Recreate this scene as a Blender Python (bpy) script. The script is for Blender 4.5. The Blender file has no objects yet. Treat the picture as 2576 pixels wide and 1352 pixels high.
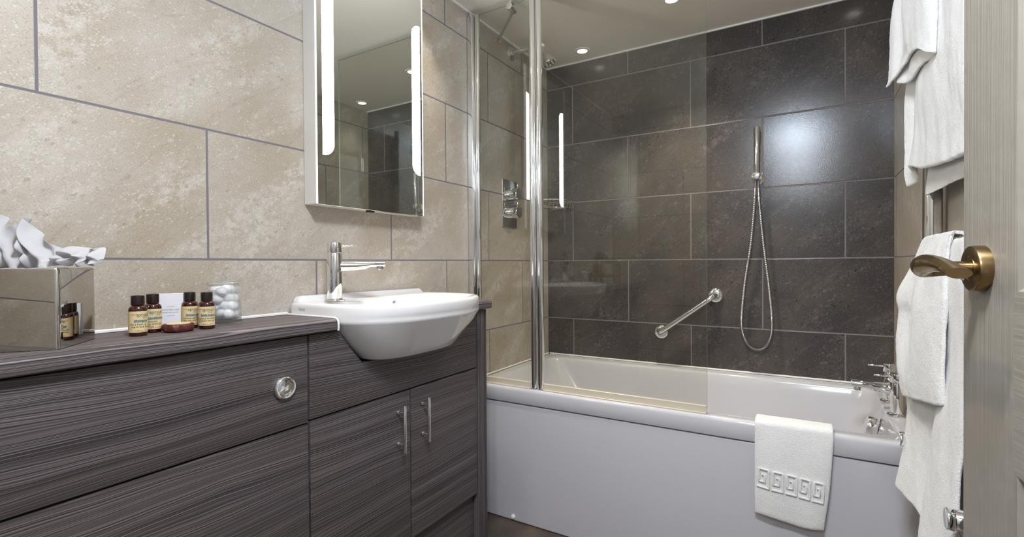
import bpy, bmesh, math, random
from mathutils import Vector, Matrix, noise as mnoise
PI = math.pi
random.seed(7)
SC = bpy.context.scene
COL = SC.collection

# ------------------------------------------------------------------ camera
CAM = Vector((1.22472, -2.405323, 1.0305))
YAW, PIT, ROL, FPX = .5443, -.0094, -.0071, 1233.96
ca, sa, cb, sb = math.cos(YAW), math.sin(YAW), math.cos(PIT), math.sin(PIT)
fw = Vector((-sa*cb, ca*cb, sb)); r0 = Vector((ca, sa, 0)); u0 = r0.cross(fw)
rt = math.cos(ROL)*r0 + math.sin(ROL)*u0
up = -math.sin(ROL)*r0 + math.cos(ROL)*u0
cd = bpy.data.cameras.new('camera'); co = bpy.data.objects.new('camera', cd); COL.objects.link(co)
M = Matrix((rt, up, -fw)).transposed().to_4x4(); M.translation = CAM
co.matrix_world = M
cd.sensor_width = 36; cd.lens = FPX/2576*36; cd.clip_start = .01
SC.camera = co

# ------------------------------------------------------------------ world, exposure, light levels
SC.view_settings.view_transform = 'Standard'; SC.view_settings.look = 'None'
SC.view_settings.gamma = 1; SC.view_settings.use_curve_mapping = False
SC.view_settings.exposure = 1.08
W = bpy.data.worlds.new('world'); SC.world = W; W.use_nodes = True
W.node_tree.nodes['Background'].inputs[0].default_value = (.72, .78, 1, 1)
W.node_tree.nodes['Background'].inputs[1].default_value = .25
SC.cycles.max_bounces = 14; SC.cycles.transparent_max_bounces = 24; SC.cycles.glossy_bounces = 8
SC.cycles.sample_clamp_indirect = 6
DOWN_W, DOWN_C = 1.6, (1, .88, .72)          # each ceiling downlight
DOME_E = 55.0                                # added dome, stands in for flash bounced off the ceiling
HALL_E = 30.0  # added globe in the hallway, fill light from behind the camera
STRIP_E = 16.0                                # mirror light strips

# ------------------------------------------------------------------ measures
RX, YF, CE = 1.509, -2.46, 2.093             # right wall, front wall, ceiling
TH, TW, TZ = .3093, .59984, 1.046            # tile height, width, a joint level

# ------------------------------------------------------------------ node helpers
def lin(h):
    h = h.lstrip('#'); o = []
    for k in (0, 2, 4):
        c = int(h[k:k+2], 16)/255
        o.append(c/12.92 if c <= .04045 else ((c+.055)/1.055)**2.4)
    return (*o, 1)
class T:
    def __init__(s, name):
        s.m = bpy.data.materials.new(name); s.m.use_nodes = True
        s.t = s.m.node_tree; s.b = s.t.nodes['Principled BSDF']; s.out = s.t.nodes['Material Output']
    def n(s, kind, **kw):
        x = s.t.nodes.new('ShaderNode'+kind)
        for k, v in kw.items(): setattr(x, k, v)
        return x
    def lk(s, a, b): s.t.links.new(a, b)
    def put(s, sock, v):
        if hasattr(v, 'is_output') or isinstance(v, bpy.types.NodeSocket): s.lk(v, sock)
        else: sock.default_value = v
    def math(s, op, a, b=None, c=None, clamp=False):
        x = s.n('Math', operation=op, use_clamp=clamp)
        for i, v in enumerate((a, b, c)):
            if v is not None: s.put(x.inputs[i], v)
        return x.outputs[0]
    def vmath(s, op, a, b=None):
        x = s.n('VectorMath', operation=op); s.put(x.inputs[0], a)
        if b is not None: s.put(x.inputs[1], b)
        return x.outputs[0]
    def mix(s, f, a, b, mode='MIX'):
        x = s.n('Mix', data_type='RGBA', blend_type=mode)
        s.put(x.inputs[0], f); s.put(x.inputs[6], a); s.put(x.inputs[7], b)
        return x.outputs[2]
    def ramp(s, f, stops, interp='LINEAR'):
        x = s.n('ValToRGB'); x.color_ramp.interpolation = interp
        e = x.color_ramp.elements
        while len(e) < len(stops): e.new(.5)
        for i, (p, c) in enumerate(stops):
            e[i].position = p; e[i].color = c if len(c) == 4 else (*c, 1)
        s.put(x.inputs[0], f); return x.outputs[0]
    def rmap(s, f, a, b, c=0., d=1.):
        x = s.n('MapRange'); x.clamp = True
        for i, v in enumerate((f, a, b, c, d)): s.put(x.inputs[i], v)
        return x.outputs[0]
    def obj(s): return s.n('TexCoord').outputs['Object']
    def mapping(s, v, loc=(0,0,0), rot=(0,0,0), sc=(1,1,1)):
        x = s.n('Mapping'); s.put(x.inputs[0], v)
        x.inputs[1].default_value = loc; x.inputs[2].default_value = rot; x.inputs[3].default_value = sc
        return x.outputs[0]
    def noise(s, v, scale, detail=2., rough=.5, out=0, dist=0.):
        x = s.n('TexNoise'); s.put(x.inputs['Vector'], v)
        x.inputs['Scale'].default_value = scale; x.inputs['Detail'].default_value = detail
        x.inputs['Roughness'].default_value = rough; x.inputs['Distortion'].default_value = dist
        return x.outputs[out]
    def voro(s, v, scale, rnd=1., out='Distance'):
        x = s.n('TexVoronoi'); s.put(x.inputs['Vector'], v); x.inputs['Scale'].default_value = scale
        x.inputs['Randomness'].default_value = rnd
        return x.outputs[out]
    def bump(s, h, strength=.3, dist=.002, normal=None):
        x = s.n('Bump'); x.inputs['Strength'].default_value = strength; x.inputs['Distance'].default_value = dist
        s.put(x.inputs['Height'], h)
        if normal is not None: s.lk(normal, x.inputs['Normal'])
        s.lk(x.outputs[0], s.b.inputs['Normal']); return x.outputs[0]
    def set(s, **kw):
        for k, v in kw.items(): s.put(s.b.inputs[k.replace('_', ' ')], v)
        return s

def plain(name, col, rough=.5, metal=0., **kw):
    t = T(name); t.set(Base_Color=lin(col) if isinstance(col, str) else (*col, 1), Roughness=rough, Metallic=metal, **kw)
    # a faint mottling keeps the surface from reading as a flat swatch
    n = t.noise(t.obj(), 60, 3)
    t.put(t.b.inputs['Roughness'], t.rmap(n, 0, 1, max(rough-.03, 0), rough+.03))
    return t.m

# ---- tiles
def tile_mat(name, axis, uoff, dark):
    t = T(name)
    sx = t.n('SeparateXYZ'); t.lk(t.obj(), sx.inputs[0])
    u = sx.outputs['X' if axis == 'X' else 'Y']; v = sx.outputs['Z']
    vv = t.math('DIVIDE', t.math('SUBTRACT', v, TZ), TH)
    row = t.math('FLOOR', vv)
    par = t.math('FLOORED_MODULO', row, 2.)
    uu = t.math('SUBTRACT', t.math('DIVIDE', t.math('SUBTRACT', u, uoff), TW), t.math('MULTIPLY', par, .5))
    colm = t.math('FLOOR', uu)
    fu = t.math('FRACT', uu); fv = t.math('FRACT', vv)
    du = t.math('MULTIPLY', t.math('MINIMUM', fu, t.math('SUBTRACT', 1., fu)), TW)
    dv = t.math('MULTIPLY', t.math('MINIMUM', fv, t.math('SUBTRACT', 1., fv)), TH)
    d = t.math('MINIMUM', du, dv)
    gw = .0026
    tile = t.rmap(d, gw-.0003, gw+.0003)
    cid = t.n('CombineXYZ'); t.lk(colm, cid.inputs[0]); t.lk(row, cid.inputs[1])
    wn = t.n('TexWhiteNoise', noise_dimensions='3D'); t.lk(cid.outputs[0], wn.inputs['Vector'])
    uv = t.n('CombineXYZ'); t.lk(u, uv.inputs[0]); t.lk(v, uv.inputs[1])
    off = t.n('VectorMath', operation='SCALE'); t.lk(wn.outputs['Color'], off.inputs[0]); off.inputs['Scale'].default_value = 9
    p = t.vmath('ADD', uv.outputs[0], off.outputs[0])
    pd = t.mapping(p, rot=(0, 0, math.radians(-38)))              # veins run up to the right
    band = t.noise(t.mapping(pd, sc=(1.2, 4.2, 1)), 2.6, 3, .6)
    fine = t.noise(t.mapping(pd, sc=(.7, 1.2, 1)), 300, 3, .75)
    mid = t.noise(p, 38, 4, .65)
    warp = t.vmath('ADD', pd, t.vmath('MULTIPLY', t.noise(p, 60, 2, out=1), (.012, .012, 0)))
    k1 = 260 if dark else 205
    v1 = t.voro(t.mapping(warp, sc=(.75, 1.15, 1)), k1); v1c = t.voro(t.mapping(warp, sc=(.75, 1.15, 1)), k1, out='Color')
    v2 = t.voro(t.mapping(warp, loc=(3, 5, 0), sc=(.7, 1.2, 1)), 92); v2c = t.voro(t.mapping(warp, loc=(3, 5, 0), sc=(.7, 1.2, 1)), 92, out='Color')
    r1 = t.n('SeparateColor'); t.lk(v1c, r1.inputs[0]); r2 = t.n('SeparateColor'); t.lk(v2c, r2.inputs[0])
    bm = t.rmap(band, .47, .66)
    lightf = t.math('MULTIPLY', t.rmap(v1, .46, .34), t.math('GREATER_THAN', r1.outputs[0], t.math('SUBTRACT', .93, t.math('MULTIPLY', bm, .45))))
    bigl = t.math('MULTIPLY', t.rmap(v2, .5, .36), t.math('GREATER_THAN', r2.outputs[0], t.math('SUBTRACT', .985, t.math('MULTIPLY', bm, .15))))
    darkf = t.math('MULTIPLY', t.rmap(v2, .42, .3), t.math('GREATER_THAN', r2.outputs[1], t.math('SUBTRACT', .99, t.math('MULTIPLY', bm, .14))))
    vein = t.math('MULTIPLY', t.rmap(t.math('ABSOLUTE', t.math('SUBTRACT', t.noise(t.mapping(pd, sc=(.35, 3.0, 1)), 3.1, 2, .4), .5)), .012, .0), t.rmap(mid, .42, .6))
    if dark:
        c = t.mix(t.rmap(t.noise(p, 5, 2), .35, .68), lin('4c4745'), lin('605850'))
        c = t.mix(t.math('MULTIPLY', t.rmap(fine, .38, .28), .7), c, lin('2b2827'))
        c = t.mix(t.math('MULTIPLY', t.rmap(fine, .59, .68), .7), c, lin('978f88'))
        c = t.mix(t.math('MULTIPLY', t.math('MULTIPLY', bm, t.rmap(mid, .5, .62)), .45), c, lin('7a706a'))
        c = t.mix(t.math('MULTIPLY', lightf, .45), c, lin('958d87'))
        c = t.mix(t.math('MULTIPLY', bigl, .35), c, lin('8f8a88'))
        c = t.mix(t.math('MULTIPLY', darkf, .6), c, lin('262324'))
        c = t.mix(t.math('MULTIPLY', vein, .35), c, lin('857a72'))
        g = lin('7d7779')
    else:
        c = t.mix(t.rmap(t.noise(p, 4, 2), .35, .68), lin('bdb09a'), lin('cec5b6'))
        c = t.mix(t.math('MULTIPLY', t.rmap(mid, .45, .66), .35), c, lin('bbac98'))
        c = t.mix(t.math('MULTIPLY', t.rmap(fine, .42, .27), .6), c, lin('8e7d68'))
        c = t.mix(t.math('MULTIPLY', t.rmap(fine, .57, .70), .5), c, lin('e2ddd3'))
        c = t.mix(t.math('MULTIPLY', t.math('MULTIPLY', bm, t.rmap(mid, .42, .58)), .8), c, lin('e0d9cd'))
        c = t.mix(t.math('MULTIPLY', lightf, .6), c, lin('e6e1d7'))
        c = t.mix(t.math('MULTIPLY', bigl, .5), c, lin('dfdbd2'))
        c = t.mix(t.math('MULTIPLY', darkf, .38), c, lin('9c8467'))
        c = t.mix(t.math('MULTIPLY', vein, .3), c, lin('a08a72'))
        pep = t.noise(t.mapping(pd, sc=(.8, 1.2, 1)), 430, 2, .6)
        c = t.mix(t.math('MULTIPLY', t.rmap(pep, .44, .32), .5), c, lin('917d66'))
        c = t.mix(t.math('MULTIPLY', t.rmap(pep, .58, .70), .35), c, lin('e4ded4'))
        g = lin('78747b')
    c = t.mix(1., c, (.74, .75, .80, 1) if dark else (.80, .81, .84, 1), 'MULTIPLY')
    t.set(Base_Color=t.mix(tile, g, c))
    t.set(Roughness=t.math('ADD', t.math('MULTIPLY', tile, -.45 if not dark else -.60), .8))
    peel = t.noise(p, 230, 2, .5)
    h = t.math('ADD', t.math('MULTIPLY', t.rmap(d, gw-.0015, gw+.0012), 1.), t.math('MULTIPLY', peel, .12 if not dark else .2))
    t.bump(h, .45, .0016)
    t.b.inputs['Specular IOR Level'].default_value = .5
    return t.m

def wood_mat(name, along, warp=.075, mul=.61, col=('2e292a', '5f5756', '938a88')):
    """Grey-brown ribbed wood decor, grain running along the given axis."""
    t = T(name)
    s = {'Y': (6, .55, 6), 'Z': (6, 6, .55)}[along]
    cross = {'Y': 2, 'Z': 1}[along]
    inf = t.n('ObjectInfo').outputs['Random']
    p0 = t.obj()
    shift = t.n('CombineXYZ'); t.lk(t.math('MULTIPLY', inf, 13.), shift.inputs[0]); t.lk(t.math('MULTIPLY', inf, 7.), shift.inputs[1]); t.lk(t.math('MULTIPLY', inf, 3.), shift.inputs[2])
    p = t.vmath('ADD', p0, shift.outputs[0])
    w1 = t.noise(t.mapping(p, sc=(s[0]*.4, s[1], s[2]*.4)), 1.6, 2, .5)
    w2 = t.noise(t.mapping(p, sc=(s[0], s[1]*3, s[2])), 2.5, 2, .5)
    sx = t.n('SeparateXYZ'); t.lk(p, sx.inputs[0])
    q = t.math('ADD', t.math('ADD', sx.outputs[cross], t.math('MULTIPLY', w1, warp)), t.math('MULTIPLY', w2, .012))
    if along == 'Y': q = t.math('ADD', q, t.math('MULTIPLY', sx.outputs[0], 1.0))
    else: q = t.math('ADD', q, t.math('MULTIPLY', sx.outputs[0], 1.0))
    f1 = t.n('TexNoise', noise_dimensions='1D'); f1.inputs['Scale'].default_value = 430; f1.inputs['Detail'].default_value = 1.5; t.lk(q, f1.inputs['W'])
    f2 = t.n('TexNoise', noise_dimensions='1D'); f2.inputs['Scale'].default_value = 34; f2.inputs['Detail'].default_value = 2; t.lk(q, f2.inputs['W'])
    lines = f1.outputs[0]
    broad = f2.outputs[0]
    streak = t.noise(t.mapping(p, sc=(s[0]*8, s[1]*3, s[2]*8)), 4, 3, .6)
    x = t.math('ADD', t.math('ADD', t.math('MULTIPLY', lines, .74), t.math('MULTIPLY', broad, .26)), t.math('MULTIPLY', streak, .12))
    c = t.ramp(x, [(.38, lin(col[0])), (.53, lin(col[1])), (.70, lin(col[2]))])
    warm = t.rmap(t.noise(t.mapping(p, sc=(s[0]*.6, s[1]*1.5, s[2]*.6)), 2.2, 2), .45, .65)
    c = t.mix(t.math('MULTIPLY', warm, .2), c, lin('6b5a4e'))
    c = t.mix(1., c, (mul, mul*.985, mul*1.045, 1), 'MULTIPLY')
    t.set(Base_Color=c, Roughness=t.rmap(lines, .3, .7, .55, .40))
    t.bump(lines, .4, .0022)
    t.b.inputs['Specular IOR Level'].default_value = .4
    return t.m

def chrome_mat(name, col=(.86, .87, .88), rough=.05):
    t = T(name); t.set(Base_Color=(*col, 1), Metallic=1., Roughness=t.rmap(t.noise(t.obj(), 40, 2), 0, 1, max(rough-.015, .01), rough+.02)); return t.m

def glass_mat(name, tint, ior=1.5, gl=1.0):
    """Clear sheet or vessel glass: Fresnel mix of a mirror reflection and a tinted straight pass."""
    t = T(name); t.t.nodes.remove(t.b)
    geo = t.n('NewGeometry')
    io = t.n('Mix'); t.lk(geo.outputs['Backfacing'], io.inputs[0]); io.inputs[2].default_value = ior; io.inputs[3].default_value = 1/ior
    fr = t.n('Fresnel'); t.lk(io.outputs[0], fr.inputs[0])
    g = t.n('BsdfGlossy'); g.inputs['Roughness'].default_value = .0; g.inputs['Color'].default_value = (gl, gl, gl, 1)
    tr = t.n('BsdfTransparent'); tr.inputs[0].default_value = (*tint, 1)
    ms = t.n('MixShader'); t.lk(fr.outputs[0], ms.inputs[0]); t.lk(tr.outputs[0], ms.inputs[1]); t.lk(g.outputs[0], ms.inputs[2])
    t.lk(ms.outputs[0], t.out.inputs[0]); return t.m

def jar_glass():
    t = T('clear_glass'); t.t.nodes.remove(t.b)
    a = t.n('BsdfGlass'); a.inputs['Roughness'].default_value = .0; a.inputs['IOR'].default_value = 1.5; a.inputs['Color'].default_value = (.97, .98, .985, 1)
    b = t.n('BsdfTransparent'); b.inputs[0].default_value = (.97, .98, .985, 1)
    ms = t.n('MixShader'); ms.inputs[0].default_value = .4; t.lk(b.outputs[0], ms.inputs[1]); t.lk(a.outputs[0], ms.inputs[2]); t.lk(ms.outputs[0], t.out.inputs[0]); return t.m

def emit_mat(name, col, e):
    t = T(name); t.set(Base_Color=(.9, .9, .9, 1), Emission_Color=(*col, 1), Emission_Strength=e, Roughness=.4); return t.m

def terry_mat(name, col='fbfaf8'):
    t = T(name); p = t.obj()
    n1 = t.noise(p, 640, 2, .6); n2 = t.noise(p, 250, 2, .5)
    h = t.math('ADD', n1, t.math('MULTIPLY', n2, .9))
    t.set(Base_Color=t.mix(t.rmap(n1, .3, .6), lin('eceae8'), lin(col)), Roughness=.95)
    t.b.inputs['Sheen Weight'].default_value = .4; t.b.inputs['Specular IOR Level'].default_value = .15
    t.bump(h, .7, .003); return t.m

def paint_grain(name, along):
    t = T(name); p = t.obj()
    sc = {'Z': (130, 130, 2.5), 'Y': (5, 5, 110)}[along]
    n = t.noise(t.mapping(p, sc=sc), 1., 3, .6); n2 = t.noise(t.mapping(p, sc=tuple(v*.4 for v in sc)), 1., 2, .5)
    t.set(Base_Color=lin('918b82'), Roughness=.5)
    t.bump(t.math('MULTIPLY', t.math('ADD', n, n2), t.rmap(t.noise(p, 30, 2), .35, .6, .75, 1.)), .45 if along == 'Z' else .3, .0035); return t.m

M_ = {}
M_['tl'] = tile_mat('beige_tile_left', 'Y', -2.0795+.29992, False)
M_['tr'] = tile_mat('beige_tile_right', 'Y', -.65, False)
M_['tf'] = tile_mat('beige_tile_front', 'X', .2, False)
M_['td'] = tile_mat('dark_tile', 'X', .15156, True)
M_['wood'] = wood_mat('grey_wood_level', 'Y')
M_['woodt'] = wood_mat('grey_wood_worktop', 'Y', .018, .74)
M_['woodv'] = wood_mat('grey_wood_upright', 'Z')
M_['chrome'] = chrome_mat('chrome')
M_['chromed'] = chrome_mat('chrome_satin', (.62, .62, .63), .22)
M_['mirror'] = chrome_mat('mirror_glass', (.80, .84, .82), .0)
M_['mirrorbox'] = chrome_mat('mirror_steel', (.58, .565, .54), .02)
M_['alu'] = plain('brushed_aluminium', 'c9c7c3', .32, .9)
M_['casing'] = plain('pale_aluminium', 'e2e0dc', .4, .1)
M_['ceramic'] = plain('white_ceramic', 'ecebec', .08, Coat_Weight=.4)
M_['acrylic'] = plain('white_acrylic', 'c9c8cd', .12, Coat_Weight=.3)
M_['silicone'] = plain('white_silicone', 'f2f1ee', .4)
M_['ceil'] = plain('ceiling_paint', 'f2ece3', .8)
M_['screen'] = glass_mat('screen_glass', (.945, .95, .925))
M_['gedge'] = plain('green_glass_edge', '9fb5a6', .1)
M_['clear'] = jar_glass()
M_['seal'] = plain('clear_seal', 'cfc6b4', .3)
M_['strip'] = emit_mat('mirror_light', (.98, 1, .96), STRIP_E)
M_['edge'] = emit_mat('painted_edge_light', (.93, 1, .93), .9)  # emission stands in for strip light caught in the mirror's glass edges
M_['lamp'] = emit_mat('downlight_lamp', (1, .93, .80), 2.4)
M_['dome'] = emit_mat('bounce_flash_glow', (.74, .85, 1), DOME_E)
M_['globe'] = emit_mat('hall_fill_glow', (.80, .89, 1), HALL_E)
M_['terry'] = terry_mat('white_terry')
M_['tissue'] = plain('tissue_paper', 'b9b9be', .8)
M_['black'] = plain('black_plastic', '15130f', .3)
M_['cap'] = plain('dark_brown_cap', '1e120c', .3)
M_['amber'] = plain('brown_bottle', '35100a', .12, Coat_Weight=.5)
M_['paper'] = plain('cream_label', 'd9c494', .6)
M_['inkteal'] = plain('teal_ink', '4a7876', .6)
M_['inkdark'] = plain('dark_ink', '2b2218', .6)
M_['inkbrown'] = plain('brown_ink', '9a6a45', .6)
M_['inkred'] = plain('faded_red_ink', 'cf9b72', .6)
M_['patch'] = plain('blue_patch', 'a4b2a8', .6)
M_['card'] = plain('white_card', 'e6e6ee', .55)
M_['inkgrey'] = plain('grey_ink', '8e8e96', .6)
M_['wrap'] = plain('maroon_paper', '55241f', .5)
M_['cotton'] = plain('cotton', 'f6f5f6', .95)
M_['brass'] = chrome_mat('antique_brass', (.30, .205, .10), .27)
M_['doorv'] = paint_grain('door_grain_upright', 'Z')
M_['doorh'] = paint_grain('door_grain_level', 'Y')
M_['hall'] = plain('hall_paint', 'c9c4bb', .8)
def floor_mat():
    t = T('floor_slate'); p = t.obj()
    n = t.noise(p, 7, 4, .6); f = t.noise(p, 170, 3, .7)
    c = t.mix(t.rmap(n, .35, .65), lin('433b37'), lin('625346'))
    c = t.mix(t.math('MULTIPLY', t.rmap(f, .58, .7), .5), c, lin('9a9088'))
    t.set(Base_Color=c, Roughness=.42); t.bump(f, .3, .002); return t.m
M_['floor'] = floor_mat()

# ------------------------------------------------------------------ mesh helpers
class G:
    def __init__(s): s.bm = bmesh.new()
    def add(s, verts, faces, mi=0):
        vs = [s.bm.verts.new(v) for v in verts]; out = []
        for f in faces:
            try:
                q = s.bm.faces.new([vs[i] for i in f]); q.material_index = mi; out.append(q)
            except ValueError: pass
        return vs, out
    def box(s, a, b, bev=0., seg=2, mi=0):
        t = bmesh.new(); bmesh.ops.create_cube(t, size=1)
        for v in t.verts:
            v.co = Vector(((a[k]+b[k])/2 + v.co[k]*(b[k]-a[k]) for k in range(3)))
        if bev: bmesh.ops.bevel(t, geom=t.edges[:], offset=bev, segments=seg, profile=.6, affect='EDGES')
        t.verts.index_update()
        s.add([v.co.copy() for v in t.verts], [[v.index for v in f.verts] for f in t.faces], mi); t.free(); return s
    def loft(s, loops, cap0=False, cap1=False, closed=True, mi=0):
        n = len(loops[0]); vs = [v for l in loops for v in l]; fs = []
        for i in range(len(loops)-1):
            for j in range(n if closed else n-1):
                k = (j+1) % n
                fs.append((i*n+j, i*n+k, (i+1)*n+k, (i+1)*n+j))
        if cap0: fs.append(tuple(reversed(range(n))))
        if cap1: fs.append(tuple(range((len(loops)-1)*n, len(loops)*n)))
        return s.add(vs, fs, mi)
    def lathe(s, prof, c=(0, 0, 0), ax=(0, 0, 1), seg=32, mi=0, start=None):
        """prof: (radius, height) along ax from c."""
        ax = Vector(ax).normalized(); c = Vector(c)
        a = Vector(start) if start else (Vector((1, 0, 0)) if abs(ax.x) < .9 else Vector((0, 1, 0)))
        a = (a - ax*a.dot(ax)).normalized(); b = ax.cross(a)
        loops = [[c + ax*h + (a*math.cos(2*PI*j/seg) + b*math.sin(2*PI*j/seg))*max(r, 1e-5) for j in range(seg)] for r, h in prof]
        s.loft(loops, prof[0][0] > 1e-4, prof[-1][0] > 1e-4, mi=mi); return s
    def cyl(s, p0, p1, r, seg=24, bev=0., r2=None, mi=0):
        p0 = Vector(p0); p1 = Vector(p1); L = (p1-p0).length; r2 = r if r2 is None else r2
        pr = [(r-bev, 0), (r-bev*.3, bev*.3), (r, bev), (r2, L-bev), (r2-bev*.3, L-bev*.3), (r2-bev, L)] if bev else [(r, 0), (r2, L)]
        return s.lathe(pr, p0, p1-p0, seg, mi)
    def tube(s, pts, r, seg=14, mi=0, caps=True):
        pts = [Vector(p) for p in pts]; n = len(pts); loops = []
        rr = r if isinstance(r, (list, tuple)) else [r]*n
        tg = [(pts[min(i+1, n-1)]-pts[max(i-1, 0)]).normalized() for i in range(n)]
        a = Vector((0, 0, 1)) if abs(tg[0].z) < .9 else Vector((1, 0, 0))
        for i in range(n):
            a = (a - tg[i]*a.dot(tg[i])).normalized(); b = tg[i].cross(a)
            loops.append([pts[i] + (a*math.cos(2*PI*j/seg)+b*math.sin(2*PI*j/seg))*rr[i] for j in range(seg)])
        s.loft(loops, caps, caps, mi=mi); return s
    def ball(s, c, r, seg=16, rings=10, sc=(1, 1, 1), mi=0):
        c = Vector(c)
        loops = [[c + Vector((math.sin(PI*i/rings)*math.cos(2*PI*j/seg)*r*sc[0], math.sin(PI*i/rings)*math.sin(2*PI*j/seg)*r*sc[1], math.cos(PI*i/rings)*r*sc[2])) for j in range(seg)] for i in range(1, rings)]
        vs, _ = s.loft(loops, True, True, mi=mi); return s
    def build(s, name, mats, parent=None, sharp=35, smooth=True, loc=None):
        me = bpy.data.meshes.new(name)
        bmesh.ops.remove_doubles(s.bm, verts=s.bm.verts[:], dist=1e-6)
        bmesh.ops.recalc_face_normals(s.bm, faces=s.bm.faces[:])
        if smooth:
            for f in s.bm.faces: f.smooth = True
            for e in s.bm.edges:
                if len(e.link_faces) == 2 and e.calc_face_angle(0) > math.radians(sharp): e.smooth = False
        s.bm.to_mesh(me); s.bm.free()
        for m in (mats if isinstance(mats, list) else [mats]): me.materials.append(M_[m] if isinstance(m, str) else m)
        o = bpy.data.objects.new(name, me); COL.objects.link(o)
        if loc is not None: o.location = loc
        if parent: o.parent = parent
        return o
def tag(o, label, cat, group=None, kind=None):
    if label: o['label'] = label
    if cat: o['category'] = cat
    if group: o['group'] = group
    if kind: o['kind'] = kind
    return o
def thing(name, label, cat, group=None):
    o = bpy.data.objects.new(name, None); COL.objects.link(o); o.empty_display_size = .05
    return tag(o, label, cat, group)
def struct(o): o['kind'] = 'structure'; return o
def rrect(x0, x1, y0, y1, r, n=6):
    o = []
    for cx, cy, a0 in ((x1-r, y1-r, 0), (x0+r, y1-r, PI/2), (x0+r, y0+r, PI), (x1-r, y0+r, 3*PI/2)):
        for k in range(n+1):
            a = a0 + PI/2*k/n; o.append((cx+r*math.cos(a), cy+r*math.sin(a)))
    return o
def cat(p0, p1, p2, p3, t):
    return .5*((2*p1) + (-p0+p2)*t + (2*p0-5*p1+4*p2-p3)*t*t + (-p0+3*p1-3*p2+p3)*t**3)
def spline(pts, n):
    pts = [Vector(p) for p in pts]; m = len(pts)-1; o = []
    for i in range(n):
        x = i/(n-1)*m; k = min(int(x), m-1); t = x-k
        p = [pts[max(k-1, 0)], pts[k], pts[k+1], pts[min(k+2, m)]]
        o.append(cat(*p, t))
    return o
def text_geo(body, size, ax=0., shear=0., bold=0.):
    """Flat lettering as (verts, faces) in x,y; centred when ax=0, left-aligned when ax=-1."""
    cu = bpy.data.curves.new('lettering', 'FONT'); cu.body = body; cu.size = size; cu.shear = shear; cu.offset = bold
    cu.align_x = 'CENTER' if ax == 0 else 'LEFT'; cu.resolution_u = 3
    ob = bpy.data.objects.new('lettering', cu); COL.objects.link(ob)
    me = ob.evaluated_get(bpy.context.evaluated_depsgraph_get()).to_mesh()
    vs = [(v.co.x, v.co.y) for v in me.vertices]; fs = [tuple(p.vertices) for p in me.polygons]
    bpy.data.objects.remove(ob); bpy.data.curves.remove(cu)
    return vs, fs

# ================================================================== SETTING
def slab(name, a, b, mat): return struct(G().box(a, b).build(name, mat, smooth=False))
slab('wall_left', (-.12, YF-.6, -.05), (0, .12, CE+.06), 'tl')
slab('wall_back', (0, 0, -.05), (RX, .12, CE+.06), 'td')
g = G()
g.box((RX, -1.95, -.05), (RX+.2, .12, CE+.06)); g.box((RX+.1, -2.62, -.05), (RX+.2, -1.95, CE+.06))
struct(g.build('wall_right', 'tr', smooth=False))
slab('floor', (-.12, -4.2, -.06), (RX+.2, .12, 0), 'floor')
slab('ceiling', (-.12, -2.62, CE), (RX+.2, .12, CE+.06), 'ceil')
g = G()   # wall with the doorway the camera looks in through
g.box((0, YF-.12, 0), (.70, YF, CE)); g.box((.70, YF-.12, 2.0), (RX+.1, YF, CE))
struct(g.build('wall_front', 'tf', smooth=False))
slab('wall_hall', (-.12, -4.3, -.05), (RX+.2, -4.2, 2.5), 'hall')
# white bead where ceiling meets tiles, and silicone in the upright corner
g = G(); g.box((.0, -.007, CE-.007), (RX, 0, CE)); struct(g.build('trim_1', 'silicone', smooth=False))
g = G(); g.box((0, -2.4, CE-.007), (.007, -.007, CE)); struct(g.build('trim_2', 'silicone', smooth=False))

# ================================================================== CEILING LIGHTS
def lamp_light(name, parent, loc, power, col, size, spread=150):
    l = bpy.data.lights.new(name, 'AREA'); l.shape = 'DISK'; l.size = size; l.energy = power; l.color = col; l.spread = math.radians(spread)
    o = bpy.data.objects.new(name, l); COL.objects.link(o); o.location = loc; o.parent = parent; return o
def downlight(x, y, label, k=1., sp=80):
    t = thing('ceiling_downlight', label, 'light', 'recessed ceiling downlights')
    t.location = (x, y, CE)
    g = G(); g.lathe([(.0245, -.001), (.0255, -.005), (.036, -.0045), (.039, 0), (.039, .004)], seg=36)
    g.build('bezel', 'ceil', t)
    G().lathe([(.0246, -.0005), (.0246, -.0035), (.016, -.005), (.0, -.0055)], seg=32).build('lamp', 'lamp', t)
    lamp_light('lamp_glow', t, (0, 0, -.012), DOWN_W*k, DOWN_C, .05, sp)
downlight(.26, -.12, 'glowing recessed downlight in the ceiling corner above the shower head', .05)
downlight(.754, -.372, 'glowing recessed downlight in the ceiling above the middle of the bath', 1.5, 100)
downlight(1.389, -.156, 'recessed downlight above the tap end of the bath, seen only in the mirror', .06)
downlight(.11, -1.13, 'added unseen downlight close to the wall, brightening the washbasin', .6, 84)  # added out of view to brighten the basin and nearby wall
downlight(.95, -2.15, 'recessed downlight in the ceiling just inside the doorway', 2.5, 155)
t = thing('bounce_flash_dome', 'added cool white dome standing in for flash bounced off the ceiling', 'light'); t.location = (1.14, -2.12, CE)  # no real fitting here; added to give the bounced flash light
G().lathe([(.15, 0), (.155, -.01), (.15, -.02), (.14, -.022)], seg=40).build('rim', 'alu', t)
G().lathe([(.135, -.020), (.130, -.045), (.112, -.070), (.08, -.088), (.04, -.097), (0, -.100)], seg=40).build('diffuser', 'dome', t)

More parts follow.
